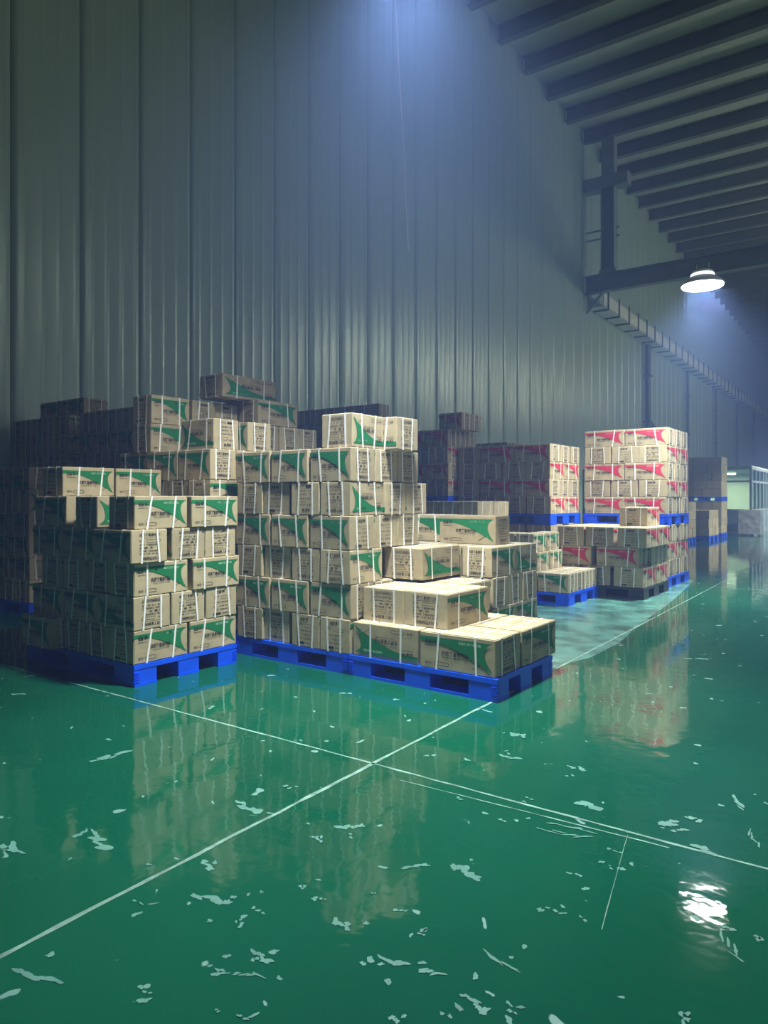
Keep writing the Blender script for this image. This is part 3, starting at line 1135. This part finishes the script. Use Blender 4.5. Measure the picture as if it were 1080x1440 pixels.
# ---- far dark stacks by the office
s = double(23.6, 3.13, 0.50, 0.33, 0.288, 'green', 'far dark stack by office', 4, 5, 'BA', 'AB', 1.02, 1.42, dict(A=2, B=3), dict(A=4, B=3), det_up=0, word='shaded')
s = Stack(19.7, 3.35, 0.50, 0.33, 0.288, 'green', 'far low stack, nearer one', detail=0, tint='shaded')
pallet(19.69, 3.34, 1.02, 1.4, 0, 'far blue pallet under the nearer low stack')
s.layer(1, 'A', 2, 4)
s.layer(2, 'B', 3, 3)
s.layer(3, 'A', 2, 4)
s.layer(4, 'B', 3, 2, full=True)
s = Stack(21.2, 3.05, 0.50, 0.33, 0.288, 'green', 'far low stack, farther one', detail=0, tint='shaded')
pallet(21.19, 3.04, 1.5, 1.4, 0, 'far blue pallet under the farther low stack')
s.layer(1, 'A', 3, 4)
s.layer(2, 'A', 3, 4)
s.layer(3, 'A', 3, 4, full=True)

if PILE.v:
    tag(PILE.build('carton_pile', M['card']), 'cartons hidden inside and behind the front rows of the stacks', 'cartons', kind='stuff')

# ------------------------------------------------------------------ wrapped bale and glazed office at the far end
bx, by = P(26.3, 2.6)
bl = tag(link('wrapped_bale', None, None, (bx, by, 0), -DEL), 'grey plastic-wrapped bale standing beside the far glazed office', 'bale')
mb = MB()
N = 9
g = random.Random(4)
bm = bmesh.new()
bmesh.ops.create_cube(bm, size=1.0)
bmesh.ops.subdivide_edges(bm, edges=list(bm.edges), cuts=6, use_grid_fill=True)
for v in bm.verts:
    x, y_, z = v.co
    n = Vector((x, y_, z))
    k = 1 - 0.10 * (max(0, abs(x) - 0.35) + max(0, abs(y_) - 0.35) + max(0, abs(z) - 0.35))
    v.co = Vector((x * 0.80 * k + g.uniform(-.012, .012), y_ * 0.75 * k + g.uniform(-.012, .012), (z + 0.5) * 0.96 * (1 if z < 0 else k) + 0.06))
me = bpy.data.meshes.new('bale_body')
bm.to_mesh(me)
bm.free()
me.materials.append(M['wrap'])
link('bale_body', me, bl)
mb = MB()
for i in (-0.33, 0, 0.33):
    mb.box(i - 0.05, i + 0.05, -0.36, 0.36, 0.0, 0.075)
mb.build('bale_base', M['pipe'], bl)

XO, YO, HO = -4.37, 32.1, 2.72
of = tag(link('glazed_office', None, None, (XO, YO, 0)), 'far glazed office partition with blue-grey framing', 'partition')
LF, LS = 7.0, 24.0


def office_side(length, axis, pitch):
    """one glazed side: bottom rail, posts, low panels, glass panes"""
    n = int(round(length / pitch))
    st = length / n

    def bx_(mb, u0, u1, t0, t1, z0, z1):
        if axis == 'x':
            mb.box(-u1, -u0, t0, t1, z0, z1)
        else:
            mb.box(-t1, -t0, u0, u1, z0, z1)
    for z0, z1 in ((0, 0.08), (0.92, 1.0), (2.1, 2.18), (HO - 0.1, HO)):
        mb = MB()
        bx_(mb, 0, length, 0, 0.08, z0, z1)
        mb.build('rail', M['alu'], of)
    for i in range(n + 1):
        mb = MB()
        u = min(i * st, length - 0.07)
        bx_(mb, u, u + 0.07, -0.005, 0.085, 0, HO)
        mb.build('post', M['alu'], of)
    for i in range(n):
        u0, u1 = i * st + 0.07, (i + 1) * st
        mb = MB()
        bx_(mb, u0, u1, 0.02, 0.06, 0.08, 0.92)
        mb.build('low_panel', M['lowpanel'], of)
        for z0, z1 in ((1.0, 2.1), (2.18, HO - 0.1)):
            mb = MB()
            bx_(mb, u0, u1, 0.035, 0.041, z0, z1)
            mb.build('pane', M['glass'], of)


office_side(LF, 'x', 1.25)
office_side(LS, 'y', 1.1)
mb = MB()
mb.box(-LF, 0, 0, LS, HO, HO + 0.06)
mb.build('office_roof', M['whitewall'], of)
mb = MB()
mb.box(-LF, -0.1, LS * 0.35, LS * 0.35 + 0.08, 0, HO)
mb.build('inner_wall', M['cream'], of)
for i, (x, yy) in enumerate(((-2.2, 3.0), (-2.2, 6.5), (-5.0, 4.0), (-2.2, 12.0), (-2.2, 17.0))):
    mb = MB()
    mb.box(x - 0.6, x + 0.6, yy - 0.08, yy + 0.08, HO - 0.1, HO - 0.04)
    mb.build('ceiling_light', M['tube'], of)
    ld = bpy.data.lights.new('office_light', 'AREA')
    ld.shape = 'RECTANGLE'
    ld.size, ld.size_y = 1.2, 0.16
    ld.energy = 110
    ld.color = (0.9, 1.0, 0.88)
    link('office_light', ld, of, (x, yy, HO - 0.12))
